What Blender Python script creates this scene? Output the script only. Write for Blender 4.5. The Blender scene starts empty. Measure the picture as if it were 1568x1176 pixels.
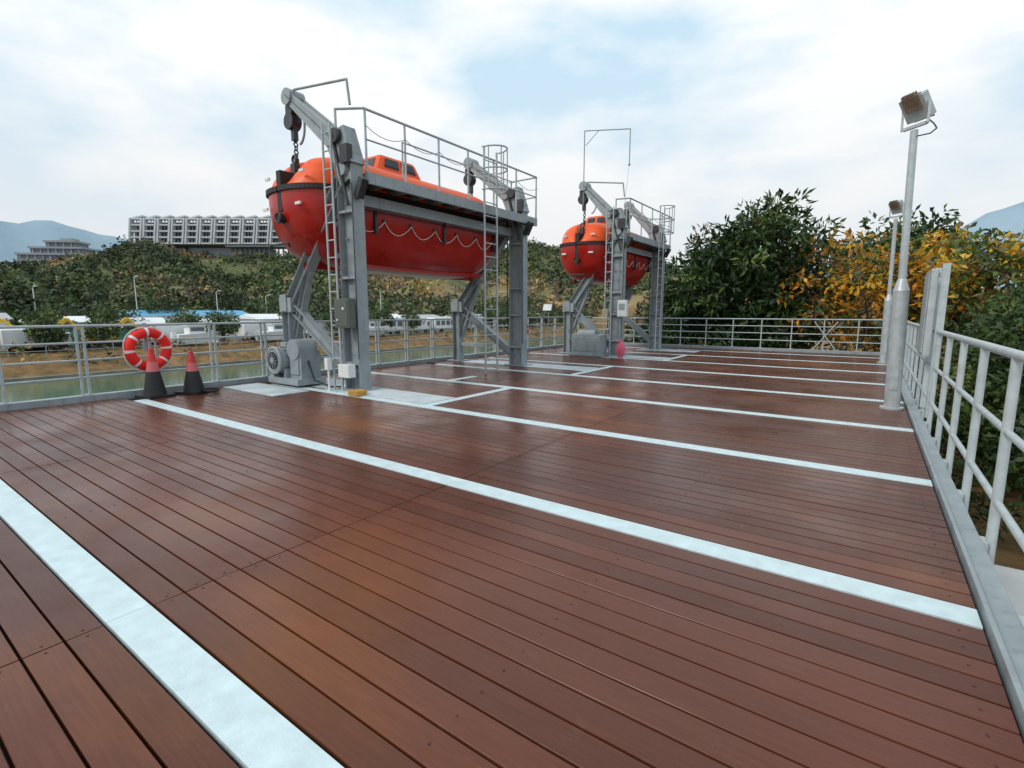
import bpy, math, random
import numpy as np
from mathutils import Vector, Matrix, noise as mnoise
random.seed(7); rng=np.random.default_rng(7)
S=bpy.context.scene
S.view_settings.view_transform='Standard'; S.view_settings.look='None'; S.view_settings.exposure=0

# ------------------------------------------------------------ materials
def mat(name,col,rough=.6,metal=0.,var=.12,scale=3.,bump=0.,bscale=40.,col2=None,spec=.5,rvar=0.,stretch=(1,1,1),coat=0.,streak=0.):
    m=bpy.data.materials.new(name); m.use_nodes=True
    N=m.node_tree.nodes; L=m.node_tree.links; b=N['Principled BSDF']
    b.inputs['Roughness'].default_value=rough; b.inputs['Metallic'].default_value=metal
    b.inputs['Specular IOR Level'].default_value=spec
    b.inputs['Coat Weight'].default_value=coat; b.inputs['Coat Roughness'].default_value=.15
    tc=N.new('ShaderNodeTexCoord'); mp=N.new('ShaderNodeMapping'); mp.inputs['Scale'].default_value=stretch
    L.new(tc.outputs['Object'],mp.inputs[0])
    n=N.new('ShaderNodeTexNoise'); n.inputs['Scale'].default_value=scale; n.inputs['Detail'].default_value=6; n.inputs['Roughness'].default_value=.6
    L.new(mp.outputs[0],n.inputs[0])
    r=N.new('ShaderNodeValToRGB'); r.color_ramp.elements[0].position=.32; r.color_ramp.elements[1].position=.68
    c2=col2 if col2 else [min(1,c*(1+var)) for c in col]
    c1=[c*(1-var) for c in col] if not col2 else col
    r.color_ramp.elements[0].color=(*c1,1); r.color_ramp.elements[1].color=(*c2,1)
    L.new(n.outputs[0],r.inputs[0]); L.new(r.outputs[0],b.inputs['Base Color'])
    if streak:
        ms=N.new('ShaderNodeMapping'); ms.inputs['Scale'].default_value=(14,14,1.2); L.new(tc.outputs['Object'],ms.inputs[0])
        ns=N.new('ShaderNodeTexNoise'); ns.inputs['Scale'].default_value=1.; ns.inputs['Detail'].default_value=5; L.new(ms.outputs[0],ns.inputs[0])
        mr=N.new('ShaderNodeMapRange'); mr.inputs[1].default_value=.56; mr.inputs[2].default_value=.78; mr.inputs[4].default_value=streak; L.new(ns.outputs[0],mr.inputs[0])
        mx=N.new('ShaderNodeMixRGB'); mx.inputs[2].default_value=(.07,.045,.03,1); L.new(mr.outputs[0],mx.inputs[0]); L.new(r.outputs[0],mx.inputs[1]); L.new(mx.outputs[0],b.inputs['Base Color'])
    if rvar:
        mr=N.new('ShaderNodeMapRange'); mr.inputs[1].default_value=.3; mr.inputs[2].default_value=.7
        mr.inputs[3].default_value=max(.02,rough-rvar); mr.inputs[4].default_value=rough+rvar
        L.new(n.outputs[0],mr.inputs[0]); L.new(mr.outputs[0],b.inputs['Roughness'])
    if bump:
        n2=N.new('ShaderNodeTexNoise'); n2.inputs['Scale'].default_value=bscale; n2.inputs['Detail'].default_value=4
        L.new(mp.outputs[0],n2.inputs[0]); bp=N.new('ShaderNodeBump'); bp.inputs['Strength'].default_value=bump; bp.inputs['Distance'].default_value=.02
        L.new(n2.outputs[0],bp.inputs['Height']); L.new(bp.outputs[0],b.inputs['Normal'])
    return m
def leafmat(name,col,tr=.3,sc=1.3):
    m=bpy.data.materials.new(name); m.use_nodes=True
    N=m.node_tree.nodes; L=m.node_tree.links; b=N['Principled BSDF']; out=N['Material Output']
    b.inputs['Roughness'].default_value=.5
    tc=N.new('ShaderNodeTexCoord'); n=N.new('ShaderNodeTexNoise'); n.inputs['Scale'].default_value=sc; n.inputs['Detail'].default_value=4
    L.new(tc.outputs['Object'],n.inputs[0])
    r=N.new('ShaderNodeValToRGB'); r.color_ramp.elements[0].position=.3; r.color_ramp.elements[1].position=.7
    r.color_ramp.elements[0].color=(*[c*.6 for c in col],1); r.color_ramp.elements[1].color=(*[c*1.35 for c in col],1)
    L.new(n.outputs[0],r.inputs[0]); L.new(r.outputs[0],b.inputs['Base Color'])
    if tr>0:
        t=N.new('ShaderNodeBsdfTranslucent'); L.new(r.outputs[0],t.inputs[0])
        mx=N.new('ShaderNodeMixShader'); mx.inputs[0].default_value=tr
        L.new(b.outputs[0],mx.inputs[1]); L.new(t.outputs[0],mx.inputs[2]); L.new(mx.outputs[0],out.inputs[0])
    else: b.inputs['Specular IOR Level'].default_value=.1; b.inputs['Roughness'].default_value=.9
    return m

M_grey=mat('grey_paint',(.29,.33,.345),.42,var=.14,scale=5,rvar=.08,bump=.05,streak=.4)
M_grey2=mat('grey_paint_dark',(.10,.115,.12),.5,var=.18,scale=6)
M_rail=mat('rail_paint',(.42,.47,.48),.4,var=.12,scale=8,streak=.25)
M_dark=mat('dark_steel',(.03,.032,.035),.45,var=.3,scale=8)
M_black=mat('black_rubber',(.015,.015,.016),.6)
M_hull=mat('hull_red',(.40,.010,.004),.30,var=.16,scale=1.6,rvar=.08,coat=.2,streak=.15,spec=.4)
M_can=mat('canopy_orange',(.86,.105,.014),.45,var=.12,scale=1.6,rvar=.08,streak=.12,spec=.4)
M_white=mat('white_paint',(.72,.74,.74),.5,var=.06)
M_ref=mat('reflective_tape',(.7,.72,.7),.3)
M_stripe=mat('white_stripe_paint',(.58,.70,.72),.42,var=.10,scale=9,bump=.12,bscale=90,rvar=.1)
M_plate=mat('steel_plate',(.50,.57,.59),.4,var=.2,scale=2.5,rvar=.12)
M_glass=mat('dark_glass',(.03,.035,.04),.08)
M_ringr=mat('ring_red',(.82,.025,.02),.6,spec=.3)
M_cone=mat('cone_red',(.60,.03,.03),.5)
M_pinkw=mat('cone_sleeve',(.62,.14,.14),.4)
M_box=mat('control_box',(.10,.115,.10),.4)
M_yel=mat('timber_block',(.5,.28,.05),.7)
M_pink=mat('pink_bag',(.75,.13,.2),.6)
M_galv=mat('galvanised',(.44,.48,.49),.38,metal=.2,var=.15,scale=9,streak=.15)
M_lampbody=mat('lamp_body',(.2,.14,.10),.5,var=.3)
M_conc=mat('concrete',(.64,.63,.61),.8,var=.12,scale=1,bump=.2)
M_wallc=mat('canal_stone',(.20,.19,.16),.9,var=.3,scale=.6)
M_bark=mat('bark',(.10,.075,.055),.9,var=.3,scale=9,bump=.5)
M_under=mat('deck_underlay',(.010,.008,.007),.9)

def deckmat():
    m=bpy.data.materials.new('deck_composite'); m.use_nodes=True
    N=m.node_tree.nodes; L=m.node_tree.links; b=N['Principled BSDF']
    tc=N.new('ShaderNodeTexCoord')
    at=N.new('ShaderNodeAttribute'); at.attribute_name='pv'
    big=N.new('ShaderNodeTexNoise'); big.inputs['Scale'].default_value=.42; big.inputs['Detail'].default_value=4
    L.new(tc.outputs['Object'],big.inputs[0])
    r=N.new('ShaderNodeValToRGB'); e=r.color_ramp.elements
    e[0].position=.34; e[0].color=(.090,.029,.017,1); e[1].position=.72; e[1].color=(.190,.062,.013,1)
    x=e.new(.56); x.color=(.120,.037,.019,1)
    L.new(big.outputs[0],r.inputs[0])
    mp=N.new('ShaderNodeMapping'); mp.inputs['Scale'].default_value=(1.2,30,30); L.new(tc.outputs['Object'],mp.inputs[0])
    gr=N.new('ShaderNodeTexNoise'); gr.inputs['Scale'].default_value=3; gr.inputs['Detail'].default_value=5; L.new(mp.outputs[0],gr.inputs[0])
    mr=N.new('ShaderNodeMapRange'); mr.inputs[3].default_value=.80; mr.inputs[4].default_value=1.18; L.new(at.outputs['Fac'],mr.inputs[0])
    mr2=N.new('ShaderNodeMapRange'); mr2.inputs[1].default_value=.3; mr2.inputs[2].default_value=.7; mr2.inputs[3].default_value=.86; mr2.inputs[4].default_value=1.12; L.new(gr.outputs[0],mr2.inputs[0])
    mul=N.new('ShaderNodeMath'); mul.operation='MULTIPLY'; L.new(mr.outputs[0],mul.inputs[0]); L.new(mr2.outputs[0],mul.inputs[1])
    vm=N.new('ShaderNodeVectorMath'); vm.operation='SCALE'; L.new(r.outputs[0],vm.inputs[0]); L.new(mul.outputs[0],vm.inputs['Scale'])
    vo=N.new('ShaderNodeTexVoronoi'); vo.inputs['Scale'].default_value=2.6; L.new(tc.outputs['Object'],vo.inputs[0])
    ms=N.new('ShaderNodeMapRange'); ms.inputs[1].default_value=.02; ms.inputs[2].default_value=.035; ms.inputs[3].default_value=1; ms.inputs[4].default_value=0
    L.new(vo.outputs['Distance'],ms.inputs[0])
    mix=N.new('ShaderNodeMixRGB'); mix.inputs[2].default_value=(.28,.1,.05,1)
    m3=N.new('ShaderNodeMath'); m3.operation='MULTIPLY'; m3.inputs[1].default_value=.6; L.new(ms.outputs[0],m3.inputs[0])
    L.new(m3.outputs[0],mix.inputs[0]); L.new(vm.outputs[0],mix.inputs[1])
    sc=N.new('ShaderNodeTexNoise'); sc.inputs['Scale'].default_value=6; sc.inputs['Detail'].default_value=8; sc.inputs['Roughness'].default_value=.78; L.new(tc.outputs['Object'],sc.inputs[0])
    m5=N.new('ShaderNodeMapRange'); m5.inputs[1].default_value=.58; m5.inputs[2].default_value=.74; m5.inputs[4].default_value=.20; L.new(sc.outputs[0],m5.inputs[0])
    mx2=N.new('ShaderNodeMixRGB'); mx2.inputs[2].default_value=(.22,.12,.09,1); L.new(m5.outputs[0],mx2.inputs[0]); L.new(mix.outputs[0],mx2.inputs[1])
    L.new(mx2.outputs[0],b.inputs['Base Color'])
    n3=N.new('ShaderNodeTexNoise'); n3.inputs['Scale'].default_value=1.1; n3.inputs['Detail'].default_value=7; n3.inputs['Roughness'].default_value=.6; L.new(tc.outputs['Object'],n3.inputs[0])
    m4=N.new('ShaderNodeMapRange'); m4.inputs[1].default_value=.35; m4.inputs[2].default_value=.65; m4.inputs[3].default_value=.19; m4.inputs[4].default_value=.40
    L.new(n3.outputs[0],m4.inputs[0]); L.new(m4.outputs[0],b.inputs['Roughness'])
    b.inputs['Specular IOR Level'].default_value=.30
    bp=N.new('ShaderNodeBump'); bp.inputs['Strength'].default_value=.2; bp.inputs['Distance'].default_value=.004
    L.new(gr.outputs[0],bp.inputs['Height']); L.new(bp.outputs[0],b.inputs['Normal'])
    return m
M_deck=deckmat()

# ------------------------------------------------------------ builder
class B:
    def __init__(s): s.v=[]; s.f=[]; s.m=[]; s.s=[]
    def add(s,vs,fs,m=0,sm=False):
        o=len(s.v); s.v+= [tuple(v) for v in vs]
        for f in fs:
            s.f.append(tuple(i+o for i in f)); s.m.append(m); s.s.append(sm)
    def box(s,c,d,R=None,m=0):
        c=Vector(c); h=[x/2 for x in d]; vs=[]
        for x in (-1,1):
            for y in (-1,1):
                for z in (-1,1):
                    p=Vector((x*h[0],y*h[1],z*h[2]))
                    if R: p=R@p
                    vs.append(c+p)
        s.add(vs,[(0,1,3,2),(4,6,7,5),(0,4,5,1),(2,3,7,6),(0,2,6,4),(1,5,7,3)],m)
    def b2(s,a,b,m=0):
        s.box([(a[i]+b[i])/2 for i in range(3)],[abs(b[i]-a[i]) for i in range(3)],None,m)
    def frame(s,p,q,up):
        p=Vector(p);q=Vector(q); z=(q-p).normalized(); u=Vector(up)
        if abs(z.dot(u))>.99: u=Vector((1,0,0))
        x=u.cross(z).normalized(); y=z.cross(x).normalized()
        return p,q,x,y,z
    def beam(s,p,q,w,h,up=(0,1,0),m=0,w2=None,h2=None):
        p,q,x,y,z=s.frame(p,q,up); w2=w2 or w; h2=h2 or h; vs=[]
        for c,ww,hh in ((p,w,h),(q,w2,h2)):
            for a,b in ((-1,-1),(1,-1),(1,1),(-1,1)): vs.append(c+x*a*ww/2+y*b*hh/2)
        s.add(vs,[(3,2,1,0),(4,5,6,7),(0,1,5,4),(1,2,6,5),(2,3,7,6),(3,0,4,7)],m)
    def hbeam(s,p,q,w,h,t=.02,up=(0,1,0),m=0):
        P,Q,x,y,z=s.frame(p,q,up)
        s.beam(P,Q,w-2*t-.002,t,up,m)
        for k in (-1,1):
            o=x*k*(w/2-t/2); s.beam(P+o,Q+o,t,h,up,m)
    def cyl(s,p,q,r,r2=None,n=10,m=0,cap=True):
        r2=r if r2 is None else r2
        p,q,x,y,z=s.frame(p,q,(0,0,1)); vs=[]
        for c,rr in ((p,r),(q,r2)):
            for i in range(n):
                a=2*math.pi*i/n; vs.append(c+x*math.cos(a)*rr+y*math.sin(a)*rr)
        s.add(vs,[(i,(i+1)%n,n+(i+1)%n,n+i) for i in range(n)],m,True)
        if cap:
            s.add(vs,[tuple(range(n-1,-1,-1)),tuple(range(n,2*n))],m)
    def tube(s,pts,r,n=8,m=0):
        for a,b in zip(pts[:-1],pts[1:]): s.cyl(a,b,r,n=n,m=m)
        for p in pts[1:-1]: s.ball(p,r,m=m,n=n,k=5)
    def ball(s,c,r,m=0,n=8,k=6,sc=(1,1,1)):
        vs=[];fs=[]; c=Vector(c)
        for j in range(k+1):
            t=math.pi*j/k
            for i in range(n):
                a=2*math.pi*i/n
                vs.append(c+Vector((math.sin(t)*math.cos(a)*r*sc[0],math.sin(t)*math.sin(a)*r*sc[1],math.cos(t)*r*sc[2])))
        for j in range(k):
            for i in range(n):
                fs.append((j*n+i,(j+1)*n+i,(j+1)*n+(i+1)%n,j*n+(i+1)%n))
        s.add(vs,fs,m,True)
    def torus(s,c,R,r,nx,ny,n=40,k=12,mf=None,a0=0,a1=2*math.pi):
        c=Vector(c);nx=Vector(nx).normalized();ny=Vector(ny).normalized();nz=nx.cross(ny)
        closed=abs(a1-a0-2*math.pi)<1e-4; cnt=n if closed else n+1; vs=[]
        for i in range(cnt):
            a=a0+(a1-a0)*i/n; d=nx*math.cos(a)+ny*math.sin(a)
            for j in range(k):
                b=2*math.pi*j/k; vs.append(c+d*(R+r*math.cos(b))+nz*r*math.sin(b))
        for i in range(n):
            i2=(i+1)%cnt
            s.add([vs[i*k+j] for j in range(k)]+[vs[i2*k+j] for j in range(k)],[(j,(j+1)%k,k+(j+1)%k,k+j) for j in range(k)],mf(i) if mf else 0,True)
    def lathe(s,c,prof,n=24,m=None):
        c=Vector(c)
        for idx,((r0,z0),(r1,z1)) in enumerate(zip(prof[:-1],prof[1:])):
            vs=[c+Vector((r0*math.cos(2*math.pi*i/n),r0*math.sin(2*math.pi*i/n),z0)) for i in range(n)]+[c+Vector((r1*math.cos(2*math.pi*i/n),r1*math.sin(2*math.pi*i/n),z1)) for i in range(n)]
            s.add(vs,[(i,(i+1)%n,n+(i+1)%n,n+i) for i in range(n)],m[idx] if m else 0,True)
    def obj(s,name,mats,parent=None,bevel=0.):
        me=bpy.data.meshes.new(name); me.from_pydata(s.v,[],s.f)
        for a in (mats if isinstance(mats,(list,tuple)) else [mats]): me.materials.append(a)
        me.polygons.foreach_set('material_index',s.m); me.polygons.foreach_set('use_smooth',s.s)
        me.update(); o=bpy.data.objects.new(name,me); S.collection.objects.link(o)
        if parent: o.parent=parent
        if bevel:
            bm=o.modifiers.new('bevel','BEVEL'); bm.width=bevel; bm.segments=2; bm.limit_method='ANGLE'; bm.angle_limit=math.radians(50)
        return o
def empty(name):
    e=bpy.data.objects.new(name,None); S.collection.objects.link(e); e.empty_display_size=.2; return e
def quads(name,V,mi,mats,parent=None,smooth=False):
    N=len(V)//4; me=bpy.data.meshes.new(name)
    me.vertices.add(N*4); me.vertices.foreach_set('co',np.asarray(V,dtype=np.float32).ravel())
    me.loops.add(N*4); me.loops.foreach_set('vertex_index',np.arange(N*4,dtype=np.int32))
    me.polygons.add(N); me.polygons.foreach_set('loop_start',np.arange(0,N*4,4,dtype=np.int32))
    for a in mats: me.materials.append(a)
    me.polygons.foreach_set('material_index',np.asarray(mi,dtype=np.int32))
    me.update(calc_edges=True); me.validate()
    o=bpy.data.objects.new(name,me); S.collection.objects.link(o)
    if parent: o.parent=parent
    return o
def leaves(C,out,L,W,bias=.6,droop=0.,seed=0):
    r=np.random.default_rng(seed); n=len(C)
    d=out*bias+r.normal(size=(n,3))*.6; d[:,2]-=droop; d/=np.linalg.norm(d,axis=1)[:,None]
    nn=r.normal(size=(n,3)); nn[:,2]+=.8; s=np.cross(d,nn); s/=np.linalg.norm(s,axis=1)[:,None]
    up=np.cross(s,d)
    l=(L*(.7+.6*r.random(n)))[:,None]; w=(W*(.7+.6*r.random(n)))[:,None]
    a=C; b=C+d*l*.5+s*w*.5+up*w*.12; c=C+d*l-up*l*.12; e=C+d*l*.5-s*w*.5+up*w*.12
    return np.stack([a,b,c,e],1).reshape(-1,3)

# ------------------------------------------------------------ deck
DX0,DX1=-10.25,.56
b=B(); pv=[]
Y0=.75; P=2.335
def plank(x0,x1,y0,y1,v):
    z1=random.uniform(-.0012,.0008);z0=-.035;c=.0022; t=random.uniform(-.0008,.0008)
    pts=[(y0,z0),(y0,z1-c),(y0+c,z1+t),(y1-c,z1-t),(y1,z1-c),(y1,z0)]
    vs=[(x0,y,z) for y,z in pts]+[(x1,y,z) for y,z in pts]
    fs=[(i,i+1,7+i,6+i) for i in range(5)]+[(5,4,3,2,1,0),(6,7,8,9,10,11)]
    b.add(vs,fs); pv.extend([v]*len(fs))
sv=B()
for k in range(-1,9):
    ys_=Y0+P*k; n=15; a=ys_+.099; e=ys_+P-.099
    if k==8: e=20.7; n=int((e-a)/.1427)
    pit=(e-a)/n
    for i in range(n):
        y=a+i*pit; xs=[DX0,-6.3,-2.8,DX1-.014]
        for j in range(3): plank(xs[j]+.004,xs[j+1]-.004,y+.0055,y+pit-.0055,random.random())
        if y<9:
            for xj in (-6.3,-2.8):
                for s in (-.035,.035):
                    c=(xj+s,y+pit/2,.0012); sv.cyl((c[0],c[1],-.002),c,.006,n=8)
            for xj in (-8.05,-4.55,-1.1,.45): sv.cyl((xj,y+pit/2,-.002),(xj,y+pit/2,.0012),.006,n=8)
deck=b.obj('timber_deck',[M_deck]); at=deck.data.attributes.new('pv','FLOAT','FACE'); at.data.foreach_set('value',pv)
sv.obj('deck_screws',[mat('screw_plug',(.05,.018,.012),.6)],deck)
b=B(); b.b2((DX0-.2,-1.7,-.5),(.62,20.95,-.036)); b.b2((DX0-.05,-1.5,-3.6),(.2,20.7,-.501)); b.obj('deck_substructure',[M_under])
b=B()
for k in range(-1,9):
    y_=Y0+P*k; x=-9.75
    while x<DX1-.02:
        x2=min(x+3.47,DX1-.015); b.b2((x+.0015,y_-.089,-.03),(x2-.0015,y_+.089,.003)); x=x2
def ys(k): return Y0+P*k
b.b2((-5.6,ys(2)+.09,-.02),(-5.44,ys(3)-.09,.0045)); b.b2((-5.6,ys(4)+.09,-.02),(-5.44,ys(5)-.09,.0045))
b.b2((-7.25,ys(3)+.09,-.02),(-7.1,ys(3)+.9,.0045)); b.b2((-5.0,ys(6)+.09,-.02),(-4.86,ys(7)-.09,.0045))
b.obj('deck_white_stripe',[M_stripe],bevel=.002)
b=B()
for (x0,x1,y0,y1) in ((-10.1,-8.3,4.55,5.25),(-8.25,-5.62,5.53,6.25),(-10.1,-8.3,5.6,6.5),(-9.6,-5.62,10.95,11.8),(-7.6,-5.02,15.0,15.75),(-7.2,-5.0,18.3,19.0)):
    b.b2((x0,y0,-.02),(x1,y1,.008))
b.obj('davit_deck_plate',[M_plate],bevel=.003)
b=B(); b.b2((.56,-1.6,-.06),(.585,20.8,.045)); b.b2((.587,-1.6,-.3),(.69,20.8,.02))
b.b2((-10.42,-1.6,-.04),(-10.26,20.85,.10)); b.b2((-10.25,20.72,-.04),(.55,20.86,.10)); b.b2((-10.6,-1.6,-.4),(-10.43,20.9,.02))
b.obj('deck_edge_kerb',[M_grey],bevel=.006)

# railings
def railing(name,p,q,h,zs,sp,r=.024,off=0.,pair=False,rt=None,m=M_rail,foot=0.):
    e=empty(name); p=Vector(p);q=Vector(q);L=(q-p).length;d=(q-p)/L; b=B(); x=off
    while x<=L+.01:
        c=p+d*x
        if pair:
            for k in (-.045,.045): b.beam(c+d*k,c+d*k+Vector((0,0,h)),.035,.035)
        else: b.cyl(c-Vector((0,0,foot)),c+Vector((0,0,h)),r,n=12)
        if foot: b.box(c+Vector((-.035,0,-.10)),(.03,.12,.16))
        else: b.box(c+Vector((0,0,.012)),(.12,.12,.02))
        x+=sp
    b.obj('posts',[m],e); b=B()
    for z in zs: b.cyl(p+Vector((0,0,z)),q+Vector((0,0,z)),(rt or r) if z==max(zs) else r*.8,n=12)
    b.obj('rails',[m],e); return e
railing('side_railing',(.74,-1.05,.03),(.74,20.8,.03),1.15,[.24,.69,1.16],1.05,r=.028,rt=.031,foot=.2)
railing('side_railing',(-10.34,-1.55,.09),(-10.34,20.8,.09),1.12,[.3,.58,.86,1.13],1.0,r=.022,off=.1,pair=True)
railing('end_railing',(-10.3,20.8,.09),(.74,20.8,.09),1.06,[.3,.56,.82,1.08],1.0,r=.022)
b=B()
for a,c in (((-1.6,20.74,.1),(-.9,20.74,1.1)),((-.9,20.74,.1),(-1.6,20.74,1.1))): b.cyl(a,c,.018)
b.obj('gate_brace',[M_rail])

# ------------------------------------------------------------ lifeboat
def lifeboat(cx,y0,y1,Bm,gz,D,Hc,cup=True):
    e=empty('lifeboat'); L=(y1-y0)/2; cy=(y0+y1)/2; nt=61; ns=41
    def bw(t): return Bm*max(0,(1-abs(t)**6.0))**.42
    hullV=[];canV=[]
    for i in range(nt):
        t=math.sin(math.pi/2*(-1+2*i/(nt-1))); w=bw(t); dd=D*(1-.20*abs(t)**5)
        hh=Hc*(.42+.58*max(0,(1-abs(t)**8))**.5)
        for j in range(ns):
            a=math.pi*j/(ns-1); ca,sa=math.cos(a),math.sin(a)
            x=w*math.copysign(abs(ca)**.72,ca); z=gz-dd*abs(sa)**.75
            yy=cy+t*L*(1-.13*abs(sa)**2.2*abs(t))
            hullV.append((cx+x,yy,z))
            x=.965*w*math.copysign(abs(ca)**.8,ca); z=hh*abs(sa)**.62
            notch=math.exp(-(x/.15)**4)*math.exp(-((abs(t)-.93)/.15)**4); z*=1-.6*notch
            yy=cy+t*L*(.985-.10*abs(sa)*abs(t)); canV.append((cx+x,yy,gz+.05+z))
    fs=[(i*ns+j,i*ns+j+1,(i+1)*ns+j+1,(i+1)*ns+j) for i in range(nt-1) for j in range(ns-1)]
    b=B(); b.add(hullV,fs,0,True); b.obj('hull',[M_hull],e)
    b=B(); b.add(canV,[f[::-1] for f in fs],0,True); b.obj('canopy',[M_can],e)
    # orange moulded end cap band of the hull under the fender, both ends
    b=B()
    for s in (1,-1):
        pts=[]
        for i in range(71):
            t=math.sin(math.pi/2*(-1+2*i/70)); pts.append(Vector((cx+s*(bw(t)+.015),cy+t*(L+.01),gz+.03)))
        for a,c in zip(pts[:-1],pts[1:]): b.beam(a,c,.06,.09,(0,0,1))
    b.obj('fender_band',[M_black],e)
    b=B()
    for sy,yy in ((-1,y0),(1,y1)):
        b.b2((cx-.07,yy+(-sy)*.0,gz-.38),(cx+.07,yy-sy*.55,gz+.36),0)
        b.b2((cx-.07,yy-sy*.30,gz+.3),(cx+.07,yy-sy*.42,gz+.55),1)
        b.torus((cx,yy-sy*.36,gz+.63),.07,.025,(1,0,0),(0,0,1),n=16,k=8,mf=lambda i:1)
        b.cyl((cx+.02,yy+sy*.06,gz-.5),(cx+.02,yy-sy*.12,gz-.5),.09,n=16,m=0)
        b.torus((cx+.02,yy+sy*.06,gz-.5),.09,.02,(1,0,0),(0,0,1),n=16,k=6,mf=lambda i:1)
        b.tube([Vector((cx-.3,yy+sy*.02,gz-1.05)),Vector((cx-.3,yy+sy*.06,gz-.98)),Vector((cx+.3,yy+sy*.06,gz-.98)),Vector((cx+.3,yy+sy*.02,gz-1.05))],.02,m=1)
    b.obj('release_hook',[M_black,M_dark],e,bevel=.01)
    if cup:
        b=B(); yc=cy-.4; bx=.52
        lo=gz+Hc*.75; hi=gz+Hc+.38
        vs=[(cx-bx,yc-.75,lo),(cx+bx,yc-.75,lo),(cx+bx,yc+.8,lo),(cx-bx,yc+.8,lo),(cx-bx*.8,yc-.5,hi),(cx+bx*.8,yc-.5,hi),(cx+bx*.8,yc+.5,hi),(cx-bx*.8,yc+.5,hi)]
        b.add(vs,[(3,2,1,0),(4,5,6,7),(0,1,5,4),(1,2,6,5),(2,3,7,6),(3,0,4,7)])
        b.obj('steering_cupola',[M_can],e,bevel=.09)
        b=B()
        def pane(A,Bb,C,Dd,u0,u1,v0,v1,off):
            A,Bb,C,Dd=map(Vector,(A,Bb,C,Dd))
            def P(u,v): return (A.lerp(Bb,u)).lerp(Dd.lerp(C,u),v)+Vector(off)
            n=Vector(off)*-.8
            q=[P(u0,v0),P(u1,v0),P(u1,v1),P(u0,v1)]; b.add(q+[x+n for x in q],[(0,1,2,3),(0,4,5,1),(1,5,6,2),(2,6,7,3),(3,7,4,0)])
        for u0,u1 in ((.14,.46),(.54,.86)):
            pane(vs[1],vs[2],vs[6],vs[5],u0,u1,.5,.85,(.012,0,0)); pane(vs[0],vs[1],vs[5],vs[4],u0,u1,.5,.85,(0,-.012,0))
        b.obj('cupola_windows',[M_glass],e)
    b=B(); zt=gz-D*.33
    ts=[-.72+1.44*i/6 for i in range(7)]
    for s in (1,-1):
        for a,c in zip(ts[:-1],ts[1:]):
            pts=[]
            for u in range(9):
                t=a+(c-a)*u/8; k=4*(u/8)*(1-u/8); pts.append(Vector((cx+s*(bw(t)*.995+.012-k*.05),cy+t*L,zt-.22*k)))
            for p_,q_ in zip(pts[:-1],pts[1:]): b.cyl(p_,q_,.009,n=5,cap=False)
        for t in ts: b.box((cx+s*bw(t)*.985,cy+t*L,zt+.02),(.05,.06,.07),m=1)
        for t in (-.55,.1,.75): b.box((cx+s*(bw(t)*.985),cy+t*L,gz-.42),(.08,.07,.55),m=1)
    b.obj('lifeline',[M_white,M_dark],e)
    b=B()
    for t in (-.6,-.2,.35,.7):
        b.box((cx+bw(t)*.9,cy+t*L,gz+.36),(.02,.3,.06),Matrix.Rotation(-.5,3,'Y'))
    for s in (-1,1): b.box((cx+s*Bm*.5,y0+.03,gz-.28),(.16,.03,.05)); b.box((cx+s*Bm*.52,y0+.12,gz+.30),(.14,.03,.05))
    b.obj('reflective_tape',[M_ref],e)
    b=B(); b.beam((cx,y0+.45,gz-D*.95),(cx,y1-.45,gz-D*.95),.07,.12,(0,0,1))
    for s in (-1,1): b.beam((cx+s*.55*Bm,y0+.8,gz-D*.93),(cx+s*.55*Bm,y1-.8,gz-D*.93),.05,.09,(0,0,1))
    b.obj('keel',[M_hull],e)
    return e
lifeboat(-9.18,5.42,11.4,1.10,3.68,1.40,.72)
lifeboat(-8.0,14.9,19.6,.98,3.62,1.22,.74)

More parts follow.
